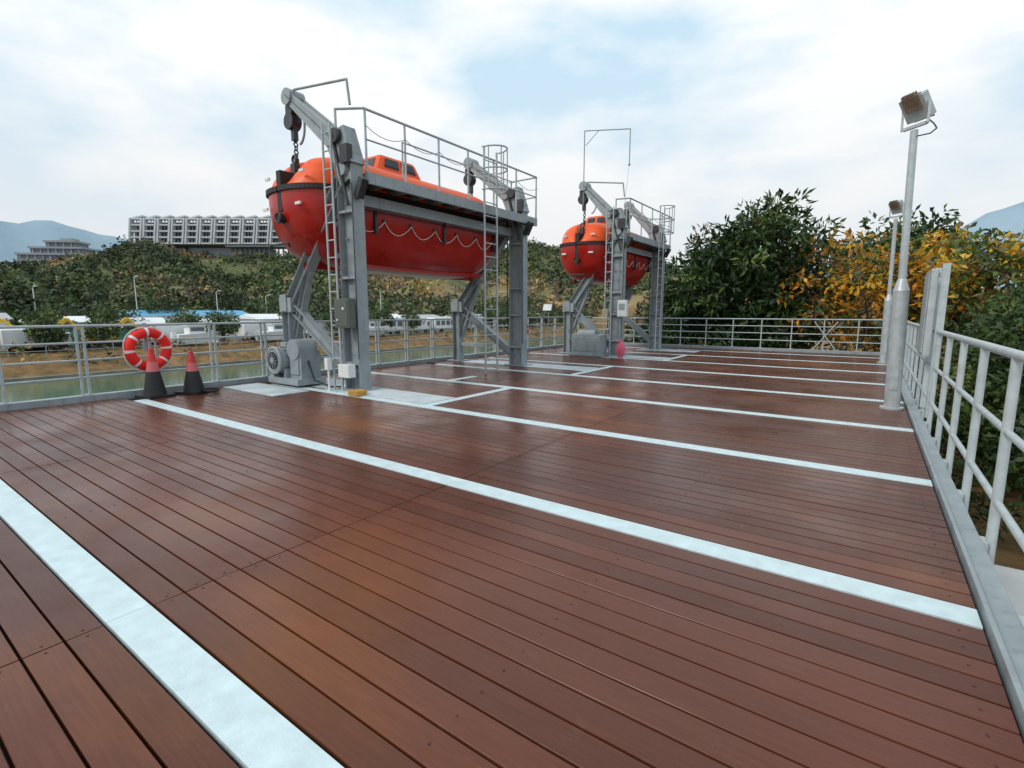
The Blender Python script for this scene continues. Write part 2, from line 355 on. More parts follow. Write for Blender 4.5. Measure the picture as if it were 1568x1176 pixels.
# ------------------------------------------------------------ davits
def ladder(b,x0,x1,y0,y1,z0,z1,r=.02):
    b.cyl((x0,y0,z0),(x0,y0,z1),r,n=8); b.cyl((x1,y1,z0),(x1,y1,z1),r,n=8); z=z0+.3
    while z<z1-.05: b.cyl((x0,y0,z),(x1,y1,z),.013,n=6); z+=.3
def davit(XI,XO,XH,ya,yb,zp=3.85,ladY=None,winch=True):
    e=empty('lifeboat_davit'); b=B()
    for y,sg in ((ya,-1),(yb,1)):
        b.hbeam((XI,y,0),(XI,y,zp+.35),.42,.26,.022,(0,1,0))
        for z in (.5,1.35,2.05,3.2,3.75): b.box((XI,y,z),(.372,.24,.05))
        for z0,z1 in ((1.38,1.95),(3.3,3.7)): b.box((XI,y,(z0+z1)/2),(.24,.06,z1-z0-.06))
        b.box((XI,y,.015),(.62,.5,.03))
        for z in (.1,1.4,2.6,3.5):
            for sx in (-.15,.15): b.cyl((XI+sx*.6,y-.035,z+.15),(XI+sx*.6,y-.06,z+.15),.022,n=6)
        b.hbeam((XO,y,0),(XO,y,1.62),.26,.22,.02); b.box((XO,y,.02),(.5,.5,.04))
        b.hbeam((XO+.02,y,1.5),(XI-.16,y,3.78),.24,.22,.02)
        b.hbeam((XO+.05,y+.01,1.62),(XI-.2,y+.01,.32),.2,.18,.018)
        b.hbeam((XO+.75,y+.02,2.25),(XO+.1,y+.02,.75),.16,.14,.015)
        b.beam((XO+.1,y,.5),(XO+1.0,y,.5),.1,.1)
        b.box((XO+.05,y,1.58),(.42,.26,.3))
        b.box((XO+.02,y-.14,1.62),(.22,.03,.34))
        for a in range(5): b.box((XI-.232,y+.05*sg,.8+.55*a),(.03,.3,.09))
        b.beam((XI+.05,y,zp+.1),(XI-.1,y,zp+.75),.42,.3,(0,1,0),w2=.3,h2=.26)
    b.obj('frame',[M_grey],e,bevel=.006)
    b=B()
    for y,sg in ((ya,-1),(yb,1)):
        for k in (-.11,.11):
            b.beam((XI+.05,y+k,zp-.15),(XI-.35,y+k,zp+.7),.34,.03,(0,1,0),w2=.32)
            b.beam((XI-.32,y+k,zp+.62),(XH+.02,y+k,zp+1.58),.34,.03,(0,1,0),w2=.2)
        b.beam((XI-.35,y,zp+.65),(XH+.1,y,zp+1.52),.24,.19,(0,1,0),w2=.12)
        b.cyl((XH,y-.16,zp+1.6),(XH,y+.16,zp+1.6),.15,n=18)
        b.cyl((XI-.33,y-.17,zp+.62),(XI-.33,y+.17,zp+.62),.13,n=16)
        b.cyl((XI+.02,y-.19,zp+.05),(XI+.02,y+.19,zp+.05),.11,n=16)
    b.obj('arm',[M_grey],e,bevel=.006)
    b=B()
    for y,sg in ((ya,-1),(yb,1)):
        b.box((XH-.06,y,zp+1.28),(.2,.16,.42)); b.cyl((XH-.06,y-.1,zp+1.2),(XH-.06,y+.1,zp+1.2),.15,n=18)
        b.box((XH-.02,y,zp+1.0),(.1,.09,.3))
        z=zp+.92; i=0
        while z>zp+.42:
            b.torus((XH,y,z),.04,.014,(0,0,1),(1,0,0) if i%2 else (0,1,0),n=10,k=6); z-=.07; i+=1
        b.cyl((XH,y,zp+.40),(XH,y,zp+.52),.045,n=8)
        b.cyl((XI-.2,y-.17,zp+.55),(XI+.15,y-.17,zp-.55),.03,n=8)
        b.box((XI+.33,y-.02,zp-.28),(.12,.14,.34),Matrix.Rotation(.5,3,'Y')); b.box((XI+.14,y-.16,zp+.28),(.2,.12,.3))
        b.cyl((XI-.24,y-.16,.9),(XI-.24,y-.16,zp+.2),.014,n=6); b.cyl((XI+.24,y-.15,.6),(XI+.24,y-.15,zp-.2),.01,n=6)
        b.cyl((XI-.1,y-.22,zp+.62),(XI-.1,y-.14,zp+.62),.12,n=18); b.cyl((XI-.08,y-.2,zp+.5),(XH+.02,y-.2,zp+1.62),.008,n=5)
    b.obj('fall_block_and_chain',[M_dark],e)
    b=B()
    b.tube([(XH+.12,ya-.05,zp+1.72),(XI+.1,ya-.05,zp+1.52),(XI+.16,ya-.05,zp+1.1)],.022)
    arc=[]
    for i in range(13):
        a=-.2+3.2*i/12; arc.append(Vector((XH+.28+.16*math.sin(a)*1.2,ya-.1,zp+1.02+.32*math.cos(a))))
    b.tube(arc,.022)
    b.obj('stay_pipe',[M_grey],e)
    x0,x1=XI-.55,XI+.30; y0,y1=ya+.15,yb+.45; b=B()
    b.b2((x1-.06,y0,zp-.16),(x1,y1,zp+.04)); b.b2((x0,y0,zp-.16),(x0+.06,y1,zp+.04))
    y=y0
    while y<y1: b.b2((x0+.062,y,zp-.1),(x1-.062,y+.06,zp-.02)); y+=.55
    b.hbeam((XI-.25,ya,zp-.35),(XI-.25,yb,zp-.35),.22,.2,.02,(0,0,1))
    b.obj('platform_frame',[M_grey],e,bevel=.004)
    b=B(); b.b2((x0+.062,y0,zp-.018),(x1-.062,y1,zp+.012)); b.obj('platform_grating',[M_grey2],e)
    b=B(); x=x1-.03; n=max(3,round((y1-y0)/.95)); top=zp+1.08
    for i in range(n+1):
        y=y0+.02+(y1-y0-.04)*i/n
        b.cyl((x,y,zp-.12),(x,y,top),.021,n=8)
    b.cyl((x,y0,top),(x,y1,top),.024,n=8); b.cyl((x,y0,zp+.58),(x,y1,zp+.58),.017,n=8)
    for yy in (y1,):
        b.cyl((x,yy,top),(x0,yy,top),.022,n=8); b.cyl((x,yy,zp+.58),(x0,yy,zp+.58),.017,n=8); b.cyl((x0,yy,zp),(x0,yy,top),.021,n=8)
    b.tube([(x,y0,top),(XI-.05,y0-.35,top-.05),(XI-.05,y0-.35,zp+.55)],.022)
    b.cyl((x0+.03,y0+1.6,zp),(x0+.03,y0+1.6,top),.02); b.cyl((x0+.03,y0+1.6,top),(x0+.03,y1,top),.018,n=8)
    for i in range(n):
        ya_=y0+(y1-y0)*i/n; yb_=y0+(y1-y0)*(i+1)/n; pts=[Vector((x+.03,ya_+(yb_-ya_)*u/6,zp+.8-.12*4*(u/6)*(1-u/6))) for u in range(7)]
        for p_,q_ in zip(pts[:-1],pts[1:]): b.cyl(p_,q_,.007,n=5,cap=False)
    b.obj('platform_railing',[M_rail],e)
    b=B()
    ladder(b,XI-.30,XI-.08,ya-.30,ya-.30,0,zp+.8,.02)
    lx=XI+.42; ly=ladY
    ladder(b,lx,lx,ly,ly+.46,0,zp+1.2,.024)
    for z in (zp+1.2,zp+.75,zp+.3):
        for i in range(8):
            a0=math.pi*i/8;a1=math.pi*(i+1)/8
            b.cyl((lx+.42*math.sin(a0),ly+.23-.3*math.cos(a0),z),(lx+.42*math.sin(a1),ly+.23-.3*math.cos(a1),z),.018,n=6)
    for i in (1,3,5,7):
        a0=math.pi*i/8; b.cyl((lx+.42*math.sin(a0),ly+.23-.3*math.cos(a0),zp+.3),(lx+.42*math.sin(a0),ly+.23-.3*math.cos(a0),zp+1.2),.014,n=6)
    for z in (1,2.2,3.4):
        for yy in (ly,ly+.46): b.cyl((lx,yy,z),(x1,yy,z) if z>3 else (lx-.12,yy,z),.014,n=6)
    b.obj('ladder',[M_rail],e)
    if winch:
        b=B(); wx=XO+.58; wy=ya-.30
        b.box((wx,wy+.02,.1),(1.05,.62,.12)); b.cyl((wx-.2,wy-.30,.50),(wx-.2,wy+.22,.50),.25,n=26); b.cyl((wx-.2,wy-.34,.50),(wx-.2,wy-.301,.50),.21,n=26)
        b.torus((wx-.2,wy-.32,.50),.245,.03,(1,0,0),(0,0,1),n=26,k=8)
        for i in range(14):
            a=2*math.pi*i/14; b.box((wx-.2+.245*math.cos(a),wy,.50+.245*math.sin(a)),(.05,.44,.016),Matrix.Rotation(-a,3,'Y'))
        b.box((wx+.26,wy+.05,.42),(.40,.42,.55)); b.cyl((wx+.26,wy-.2,.72),(wx+.26,wy+.2,.72),.2,n=20)
        for sx in (-.4,.02): b.box((wx+sx,wy,.22),(.06,.5,.24))
        b.box((wx+.26,wy-.17,.4),(.28,.03,.34)); b.box((wx-.2,wy-.02,.79),(.2,.2,.1))
        b.obj('winch',[M_grey],e,bevel=.01)
        b=B(); b.cyl((wx-.2,wy-.342,.50),(wx-.2,wy-.355,.50),.17,n=20); b.cyl((wx-.2,wy-.356,.50),(wx-.2,wy-.37,.50),.06,n=12,m=1)
        for i in range(6):
            a=math.pi*i/6; b.beam((wx-.2-.15*math.cos(a),wy-.362,.5-.15*math.sin(a)),(wx-.2+.15*math.cos(a),wy-.362,.5+.15*math.sin(a)),.008,.008,m=1)
        b.obj('winch_fan_cover',[M_dark,M_grey],e)
        b=B(); b.tube([(wx+.45,wy+.0,.5),(wx+.7,wy-.05,.15),(wx+1.1,wy+.02,.05),(XI-.2,wy+.1,.06),(XI-.2,wy+.1,.5)],.018,n=6); b.obj('cable',[M_black],e)
    return e
dv=davit(-7.72,-9.87,-9.3,5.9,11.15,3.85,ladY=9.2)
dv2=davit(-6.75,-8.55,-8.0,15.4,19.1,3.9,ladY=17.9,winch=False)
def gear(dv,X,y,box=True):
    if box:
        b=B(); b.box((X+.02,y-.24,1.42),(.40,.16,.52)); b.box((X+.02,y-.325,1.42),(.34,.01,.46)); b.cyl((X+.1,y-.33,1.5),(X+.1,y-.35,1.5),.025,m=1); b.cyl((X-.08,y-.33,1.3),(X-.08,y-.35,1.3),.02,m=1); b.obj('control_box',[M_box,M_white],dv,bevel=.01)
        b=B(); b.box((X+.02,y-.26,.38),(.3,.16,.24)); b.cyl((X-.05,y-.26,.5),(X-.05,y-.26,1.16),.012,m=1); b.obj('junction_box',[M_white,M_grey],dv,bevel=.01)
        b=B(); b.box((X-.3,y-.42,.50),(.10,.1,.22)); b.cyl((X-.3,y-.42,0),(X-.3,y-.42,.4),.02); b.obj('socket_post',[M_white],dv,bevel=.01)
    else:
        b=B(); b.box((X+.28,y-.2,1.55),(.30,.16,.52)); b.box((X+.28,y-.285,1.6),(.2,.01,.2),m=1); b.obj('control_box',[M_white,M_grey],dv,bevel=.01)
        b=B(); b.box((X-.75,y-.45,.4),(1.05,.5,.62)); b.box((X-.75,y-.705,.4),(.9,.02,.46)); b.box((X-.75,y-.45,.05),(1.2,.6,.08)); b.cyl((X-1.1,y-.45,.72),(X-.5,y-.45,.72),.14,n=16); b.obj('winch_housing',[M_grey],dv,bevel=.02)
gear(dv,-7.72,5.9); gear(dv2,-6.75,15.4,False)
b=B(); b.tube([(-8.0,15.3,4.9),(-8.0,15.3,7.2)],.016,n=6); b.tube([(-8.0,15.3,7.2),(-6.55,15.55,7.05),(-6.55,15.55,6.05)],.016,n=6); b.cyl((-7.95,15.3,6.75),(-7.55,15.38,7.14),.011); b.cyl((-6.55,15.55,6.05),(-6.7,15.5,4.2),.005,n=4); b.ball((-6.55,15.55,6.0),.04); b.obj('antenna_frame',[M_grey],dv2)
b=B(); b.box((-7.15,5.38,.055),(.26,.1,.09)); b.box((-7.2,5.55,.05),(.22,.09,.08)); b.obj('timber_wedge',[M_yel],bevel=.008)
b=B(); b.ball((-6.35,14.85,.26),.15,sc=(1,.8,1.7),n=14,k=10); b.ball((-6.40,14.8,.52),.06); b.obj('pink_buoy_bag',[M_pink])

# ------------------------------------------------------------ life rings, cones
def ring(c,nx):
    e=empty('life_ring'); b=B(); n=48
    b.torus(c,.29,.08,nx,(0,0,1),n=n,k=14,mf=lambda i:1 if (i%6)==0 else 0); b.obj('ring',[M_ringr,M_white],e)
    b=B(); c=Vector(c); nx=Vector(nx); pts=[]
    for i in range(33):
        a=2*math.pi*i/32; rr=.37+.03*abs(math.sin(2*a)); pts.append(c+nx*math.cos(a)*rr+Vector((0,0,1))*math.sin(a)*rr)
    for p_,q_ in zip(pts[:-1],pts[1:]): b.cyl(p_,q_,.009,n=5,cap=False)
    b.obj('grab_rope',[M_white],e); b=B(); b.box(c+Vector((-.09,0,.2)),(.03,.06,.5)); b.obj('bracket',[M_grey],e)
ring((-10.17,3.42,.80),(-.12,1,0)); ring((-10.15,14.9,.80),(0,1,0))
def cone(x,y,h=.76,rz=0):
    e=empty('traffic_cone'); b=B(); s=h/.76
    b.box((x,y,.025),(.42,.42,.045),Matrix.Rotation(rz,3,'Z'),m=2)
    prof=[(.175,.045),(.165,.08),(.128,.26),(.10,.40),(.072,.55),(.04,.70),(.036,.745),(.02,.76)]
    b.lathe((x,y,0),[(r,z*s) for r,z in prof],m=[2,2,2,1,0,0,0]); b.obj('cone',[M_cone,M_pinkw,M_black],e)
cone(-9.87,3.35,.84,.2); cone(-9.8,3.93,.76,.5)
b=B(); pts=[]
for i in range(60):
    a=i*.35; pts.append(Vector((-9.62+.16*math.cos(a)*(1-.004*i),4.12+.13*math.sin(a),.03+.0007*i)))
for p_,q_ in zip(pts[:-1],pts[1:]): b.cyl(p_,q_,.014,n=6)
b.obj('rope_coil',[M_black])

# ------------------------------------------------------------ lamp posts
def lamp(x,y,yaw,tilt=0.):
    e=empty('floodlight_post'); b=B()
    b.lathe((x,y,0),[(.0,0.0),(.15,0),(.15,.03),(.10,.032),(.10,1.72),(.102,1.75),(.05,1.92),(.046,3.95),(0,3.95)],n=24)
    b.box((x,y-.1,.45),(.09,.015,.3)); b.obj('post',[M_galv],e)
    R=Matrix.Rotation(yaw,3,'Z'); b=B(); c=Vector((x,y,0))
    def W(p): return c+R@Vector(p)
    b.beam(W((-.16,0,4.0)),W((.16,0,4.0)),.05,.04,(0,0,1)); b.beam(W((-.18,0,3.99)),W((-.18,0,4.28)),.03,.04); b.beam(W((.18,0,3.99)),W((.18,0,4.28)),.03,.04)
    b.obj('bracket',[M_galv],e); b=B(); T=R@Matrix.Rotation(math.radians(-35),3,'X')
    b.box(W((0,-.02,4.25)),(.33,.11,.34),T); b.box(W((0,.06,4.30)),(.22,.09,.2),T,m=1)
    for i in range(5): b.box(W((-.08+.04*i,.11,4.34)),(.012,.08,.16),T,m=1)
    b.box(W((0,-.085,4.22)),(.28,.012,.28),T,m=2); b.obj('lamp_head',[M_galv,M_lampbody,M_glass],e,bevel=.008)
    b=B(); pts=[W((-.17,0,4.05)),W((-.26,0,3.95)),W((-.3,0,3.88)),W((-.22,0,3.84)),W((-.05,0,3.86))]; b.tube(pts,.009,n=6); b.obj('cable',[M_dark],e)
    # the real post leans slightly inboard
    e.matrix_world=Matrix.Translation(c)@Matrix.Rotation(tilt,4,Vector((.579,-.815,0)))@Matrix.Translation(-c)
lamp(.37,9.35,math.radians(140),.028); lamp(.40,17.6,math.radians(140),.02)
e=empty('equipment_cabinet'); b=B(); b.b2((.60,8.6,.85),(.68,9.4,2.0)); b.obj('cabinet',[M_galv],e,bevel=.01)
b=B(); b.b2((.70,8.52,.05),(.78,8.6,2.06)); b.b2((.685,8.6,1.9),(.70,9.4,1.95)); b.b2((.70,9.4,.05),(.78,9.48,2.06)); b.obj('uprights',[M_rail],e)
b=B(); b.b2((.585,8.65,.9),(.598,9.35,1.95)); b.obj('door',[M_galv],e,bevel=.004)
e=empty('floodlight_on_railing'); b=B(); b.cyl((-9.9,16.3,0),(-9.9,16.3,1.45),.02); b.obj('post',[M_grey],e)
b=B(); b.box((-9.9,16.28,1.6),(.42,.1,.3),Matrix.Rotation(-.3,3,'X')); b.box((-9.9,16.22,1.6),(.36,.01,.24),Matrix.Rotation(-.3,3,'X'),m=1); b.obj('lamp_head',[M_grey2,M_white],e,bevel=.01)

# ------------------------------------------------------------ terrain
TH=[0,60,81,95,110,123,139,150,155,162,171,185,200,230,360]
HH=[6,14,16,24,38,50,40,41,42,40,27,26,20,10,6]
def hillh(x,y):
    r=math.hypot(x,y); th=math.degrees(math.atan2(y,x))%360
    H=float(np.interp(th,TH,HH)); t=min(1,max(0,(r-120)/320)); s=t*t*(3-2*t)*.5+t*.5
    s2=1 if r<540 else max(.0,1-(r-540)/700)
    n=mnoise.fractal(Vector((x*.011,y*.011,3.1)),1.,2.,5); rg=mnoise.noise(Vector((th*.16,r*.004,7.)))
    return (H+2.5)*s*s2*(1+.06*n)+(n*8+rg*13)*4*t*(1-t)*.8
def height(x,y):
    if x<-56.: base=-4.6+ (min(1,(-56-x)/5.))*2.1
    elif x<-11.5: return -7.0
    elif x<-10.8: return -7+(x+11.5)/.7*3.8
    else: base=-3.2
    return base+max(-.3,hillh(x,y))
xs=np.concatenate([[-6000,-3500,-2000,-1400,-1000],np.arange(-800,-120,9.),np.arange(-120,-61,4.),np.arange(-61.5,-54,1.),[-53,-40,-25,-12,-11.5,-10.8,-9],np.arange(0,60,6.),np.arange(60,400,25.),[500,900,2000,4000,6000]])
ysv=np.concatenate([[-6000,-3000,-1200,-500],np.arange(-200,700,9.),[750,850,1000,1400,2500,6000]])
V=[(x,y,height(x,y)) for y in ysv for x in xs]; nx=len(xs)
F=[(j*nx+i,j*nx+i+1,(j+1)*nx+i+1,(j+1)*nx+i) for j in range(len(ysv)-1) for i in range(nx-1)]
def groundmat():
    m=bpy.data.materials.new('ground_soil_grass'); m.use_nodes=True; N=m.node_tree.nodes;L=m.node_tree.links;b=N['Principled BSDF']; b.inputs['Roughness'].default_value=.95; b.inputs['Specular IOR Level'].default_value=.1
    tc=N.new('ShaderNodeTexCoord'); n=N.new('ShaderNodeTexNoise'); n.inputs['Scale'].default_value=.022; n.inputs['Detail'].default_value=10; n.inputs['Roughness'].default_value=.68
    L.new(tc.outputs['Object'],n.inputs[0]); r=N.new('ShaderNodeValToRGB'); e=r.color_ramp.elements
    e[0].position=.34; e[0].color=(.075,.095,.045,1); e[1].position=.64; e[1].color=(.38,.26,.12,1); x=e.new(.47); x.color=(.13,.14,.065,1); x=e.new(.55); x.color=(.22,.17,.09,1)
    L.new(n.outputs[0],r.inputs[0])
    n2=N.new('ShaderNodeTexNoise'); n2.inputs['Scale'].default_value=.8; n2.inputs['Detail'].default_value=8; n2.inputs['Roughness'].default_value=.7; L.new(tc.outputs['Object'],n2.inputs[0])
    r2=N.new('ShaderNodeValToRGB'); e=r2.color_ramp.elements; e[0].position=.35; e[0].color=(.10,.085,.04,1); e[1].position=.65; e[1].color=(.33,.19,.09,1); L.new(n2.outputs[0],r2.inputs[0])
    sp=N.new('ShaderNodeSeparateXYZ'); L.new(tc.outputs['Object'],sp.inputs[0]); mr=N.new('ShaderNodeMapRange'); mr.inputs[1].default_value=-67; mr.inputs[2].default_value=-64; L.new(sp.outputs[0],mr.inputs[0])
    mx=N.new('ShaderNodeMixRGB'); L.new(mr.outputs[0],mx.inputs[0]); L.new(r.outputs[0],mx.inputs[1]); L.new(r2.outputs[0],mx.inputs[2]); L.new(mx.outputs[0],b.inputs['Base Color'])
    return m
b=B(); b.add(V,F,0,True); b.obj('ground',[groundmat()])
M_water=mat('canal_water',(.08,.16,.11),.10,var=.2,scale=.15,bump=.6,bscale=2.2)
b=B(); b.add([(-57.5,-900,-4.2),(-11,-900,-4.2),(-11,2500,-4.2),(-57.5,2500,-4.2)],[(0,1,2,3)]); b.obj('canal_water',[M_water])
b=B(); b.b2((-56.8,-300,-4.6),(-56.2,600,-3.95)); b.obj('canal_retaining_wall',[M_wallc])
b=B(); b.b2((.9,-30,-3.5),(9,11.5,-2.9)); b.obj('concrete_yard',[M_conc])
M_mtn=mat('hazy_mountain',(.30,.40,.47),1.,var=.10,scale=.004,spec=0)  # aerial haze is mixed into the blue-grey base colour
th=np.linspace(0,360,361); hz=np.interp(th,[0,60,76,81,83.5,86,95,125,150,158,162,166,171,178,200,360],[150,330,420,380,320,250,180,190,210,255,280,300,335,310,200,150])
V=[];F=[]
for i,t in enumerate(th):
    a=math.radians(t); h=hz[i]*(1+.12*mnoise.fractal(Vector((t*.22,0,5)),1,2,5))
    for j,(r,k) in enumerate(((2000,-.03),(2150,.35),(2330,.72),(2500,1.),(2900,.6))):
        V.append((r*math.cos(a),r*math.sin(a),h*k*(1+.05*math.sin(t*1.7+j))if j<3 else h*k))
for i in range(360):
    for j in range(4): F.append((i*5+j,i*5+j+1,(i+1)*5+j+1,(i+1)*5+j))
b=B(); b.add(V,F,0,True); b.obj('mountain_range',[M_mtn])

# ------------------------------------------------------------ vegetation
G_dark=leafmat('leaf_dark',(.022,.050,.014),.15); G_mid=leafmat('leaf_mid',(.055,.105,.024),.25); G_lite=leafmat('leaf_light',(.14,.20,.04),.3)
G_yel=leafmat('leaf_yellow',(.74,.43,.04),.35); G_or=leafmat('leaf_orange',(.70,.29,.02),.35); G_br=leafmat('leaf_brown',(.22,.13,.05),.2)
H_d=leafmat('hill_dark',(.075,.098,.060),0,.05); H_m=leafmat('hill_mid',(.125,.155,.078),0,.05); H_l=leafmat('hill_light',(.21,.24,.09),0,.05); H_b=leafmat('hill_brown',(.25,.19,.135),0,.05); H_o=leafmat('hill_orange',(.50,.33,.13),0,.05)  # hill foliage colours lightened and greyed to stand in for distance haze
def clump(cent,rad,ncl,npl,crad,L,W,seed,bias=.6,mats_p=None,droop=0.,shell=.55):
    r=np.random.default_rng(seed); u=r.normal(size=(ncl,3)); u/=np.linalg.norm(u,axis=1)[:,None]
    q=shell+(1-shell)*r.random(ncl)**.6
    lump=np.array([1+.42*mnoise.noise(Vector(a)*2.3+Vector((seed,0,0))) for a in u])
    inner=r.random(ncl)<.25; q[inner]*=.6
    C=np.array(cent)+u*(q*lump)[:,None]*np.array(rad)
    cm=r.choice(len(mats_p),size=ncl,p=mats_p)
    idx=np.repeat(np.arange(ncl),npl); g=r.normal(size=(len(idx),3)); g/=np.linalg.norm(g,axis=1)[:,None]
    rr=crad*r.random(len(idx))**.45; pos=C[idx]+g*rr[:,None]*np.array([1,1,.75])
    Q=leaves(pos,g,L,W,bias,droop,seed); mi=cm[idx].copy(); fl=r.random(len(idx))<.18; mi[fl]=r.choice(len(mats_p),size=fl.sum(),p=mats_p)
    return C,Q,mi
def tree(name,base,cent,rad,ncl,npl,crad,L,W,mats,p,seed,tr=.22,nb=40,**kw):
    e=empty(name); C,Q,mi=clump(cent,rad,ncl,npl,crad,L,W,seed,mats_p=p,**kw)
    quads('foliage',Q,mi,mats,e); b=B(); base=Vector(base); c=Vector(cent); fork=base.lerp(c,.55)+Vector((random.uniform(-.2,.2),random.uniform(-.2,.2),0))
    b.cyl(base,fork,tr*1.2,tr*.85,n=10); mains=[]
    for i in range(6):
        a=2*math.pi*i/6+seed; m=c+Vector((math.cos(a)*rad[0]*.42,math.sin(a)*rad[1]*.42,rad[2]*random.uniform(-.1,.35)))
        k=fork.lerp(m,.5)+Vector((random.uniform(-.3,.3),random.uniform(-.3,.3),.2)); b.cyl(fork,k,tr*.6,tr*.42,n=8,cap=False); b.cyl(k,m,tr*.42,tr*.25,n=7,cap=False); mains.append(m); mains.append(k)
    for i in range(0,len(C),max(1,len(C)//nb)):
        t=Vector(C[i]); m=min(mains,key=lambda q:(q-t).length); k=m.lerp(t,.5)+Vector((random.uniform(-.15,.15),random.uniform(-.15,.15),random.uniform(-.1,.2)))
        b.cyl(m,k,tr*.17,tr*.11,n=5,cap=False); b.cyl(k,t,tr*.11,.012,n=5,cap=False)
    b.obj('trunk_and_limbs',[M_bark],e); return e
tree('broadleaf_tree',(-4.9,27.5,-3.2),(-5.1,27.5,2.3),(3.8,3.2,4.2),500,36,.55,.42,.13,[G_dark,G_mid,G_lite,G_br],[.56,.33,.08,.03],11,bias=1.1,shell=.55)
tree('broadleaf_tree',(-8.6,26.5,-3.2),(-8.6,26.5,.2),(2.2,2.2,2.8),150,36,.55,.34,.12,[G_dark,G_mid,G_lite],[.6,.35,.05],12,bias=1.)
tree('autumn_leaf_tree',(-.3,27,-3.2),(-.3,26.5,1.8),(3.6,2.6,3.3),190,20,.5,.28,.14,[G_or,G_yel,G_mid,G_br,G_lite],[.26,.36,.16,.10,.12],13,tr=.16,nb=150,bias=.7,droop=.3,shell=.45)
tree('autumn_leaf_tree',(2.0,27,-3.2),(2.0,27.5,1.9),(2.5,2.4,3.0),150,20,.5,.28,.14,[G_or,G_yel,G_mid,G_br,G_lite],[.22,.36,.18,.08,.16],19,tr=.15,nb=110,bias=.7,droop=.3,shell=.45)
tree('autumn_leaf_tree',(4.2,25,-3.2),(4.0,26,1.9),(3.0,2.6,2.6),200,24,.5,.27,.13,[G_lite,G_yel,G_mid,G_br],[.40,.28,.22,.10],14,tr=.16,nb=70,bias=.7)
tree('broadleaf_tree',(1.5,42,-3.2),(1.4,42,3.3),(4.6,4,4.0),240,32,.9,.46,.22,[G_dark,G_mid,G_lite],[.25,.5,.25],15)
tree('broadleaf_tree',(4.4,19,-3.2),(4.6,18.4,-.4),(3.0,4.0,2.6),440,46,.55,.20,.085,[G_dark,G_mid,G_lite],[.35,.45,.20],16)
tree('broadleaf_tree',(3.6,14.5,-3.2),(4.9,13.8,-1.2),(2.2,2.4,1.7),230,46,.5,.19,.085,[G_dark,G_mid,G_lite],[.5,.42,.08],17)
tree('broadleaf_tree',(9,24,-3.2),(9,25,1.2),(4,4,3.4),240,34,.8,.34,.15,[G_dark,G_mid,G_lite],[.25,.45,.30],18)
def mass(name,boxes,mats,p,seed,L,W,crad,npl,dens,zb=.45):
    r=np.random.default_rng(seed); Qs=[];ms=[]
    for (x0,x1,y0,y1,z0,z1) in boxes:
        n=int(dens*(x1-x0)*(y1-y0)*(z1-z0)) or 1
        C=np.stack([r.uniform(x0,x1,n),r.uniform(y0,y1,n),z0+(z1-z0)*r.random(n)],1)
        f=.45 if crad<.9 else .12
        tops=np.array([mnoise.noise(Vector((c[0]*f,c[1]*f,seed))) for c in C]); C[:,2]=z0+(C[:,2]-z0)*(.8+zb*tops*1.6)
        idx=np.repeat(np.arange(n),npl); g=r.normal(size=(len(idx),3)); g/=np.linalg.norm(g,axis=1)[:,None]
        pos=C[idx]+g*(crad*r.random(len(idx))**.45)[:,None]; Qs.append(leaves(pos,g,L,W,.7,0,seed))
        cn=np.array([mnoise.noise(Vector((c[0]*f*1.3,c[1]*f*1.3,seed+9.))) for c in C])+r.normal(size=n)*.25
        order=np.cumsum(p); rank=np.argsort(np.argsort(cn))/max(1,n); cm=np.searchsorted(order,rank).clip(0,len(p)-1); ms.append(cm[idx])
    return quads(name,np.concatenate(Qs),np.concatenate(ms),mats)
mass('shrubbery',[(-11,3,22.6,25,-3.2,.0)],[G_dark,G_mid,G_br],[.6,.3,.1],21,.24,.1,.5,36,2.6)
mass('undergrowth',[(1.6,7,12.6,24,-3.2,-1.6)],[G_dark,G_mid,G_br],[.5,.35,.15],22,.18,.08,.45,30,1.6)
mass('far_bank_trees',[(-98,-86,-30,160,-2.5,3.2),(-84,-79,46,62,-2.5,2.4),(-84,-80,-5,18,-2.5,1.0),(-120,-106,-40,220,-1,6),(-76,-71,52,60,-2.5,1.2),(-76,-71,86,150,-2.5,1.5)],[G_mid,H_d,H_m,H_l,H_b],[.14,.36,.32,.10,.08],23,.9,.55,1.5,34,.06,.6)
mass('bankside_shrubs',[(-65,-61.5,-20,200,-2.5,-1.6),(-61.5,-58,-20,200,-3.0,-2.6)],[H_m,H_b,H_o,H_l,H_d],[.2,.28,.24,.13,.15],24,.45,.2,.6,22,.35)
for i,(x,y,h,rr) in enumerate(((-68,27,2.8,1.9),(-64,29.5,2.8,1.9),(-65,18,2.2,1.5),(-64,13.5,2.0,1.4),(-64,39,3.2,2.0),(-64,46,3.2,2.4),(-65,51,2.6,2),(-65,55,3,2.2),(-66,75,3,2.5),(-65,90,3.2,2.8),(-66,101,3,3),(-66,62,2.6,1.8),(-72,21,3.4,2.3),(-77,28,4.4,2.5),(-77,44,4.6,3.0),(-65,84,2.8,2.4),(-66,115,3.6,3.2),(-66,125,3.6,3.2),(-70,140,4,3.5),(-64,8,1.8,1.4),(-72,15,3,2))):
    tree('bank_tree',(x,y,-2.5),(x,y,-2.5+h*.75+.5),(rr,rr,h*.5),60,24,.6,.36,.2,[H_d,G_mid,H_m,H_l],[.30,.34,.24,.12],40+i,tr=.12,nb=10)
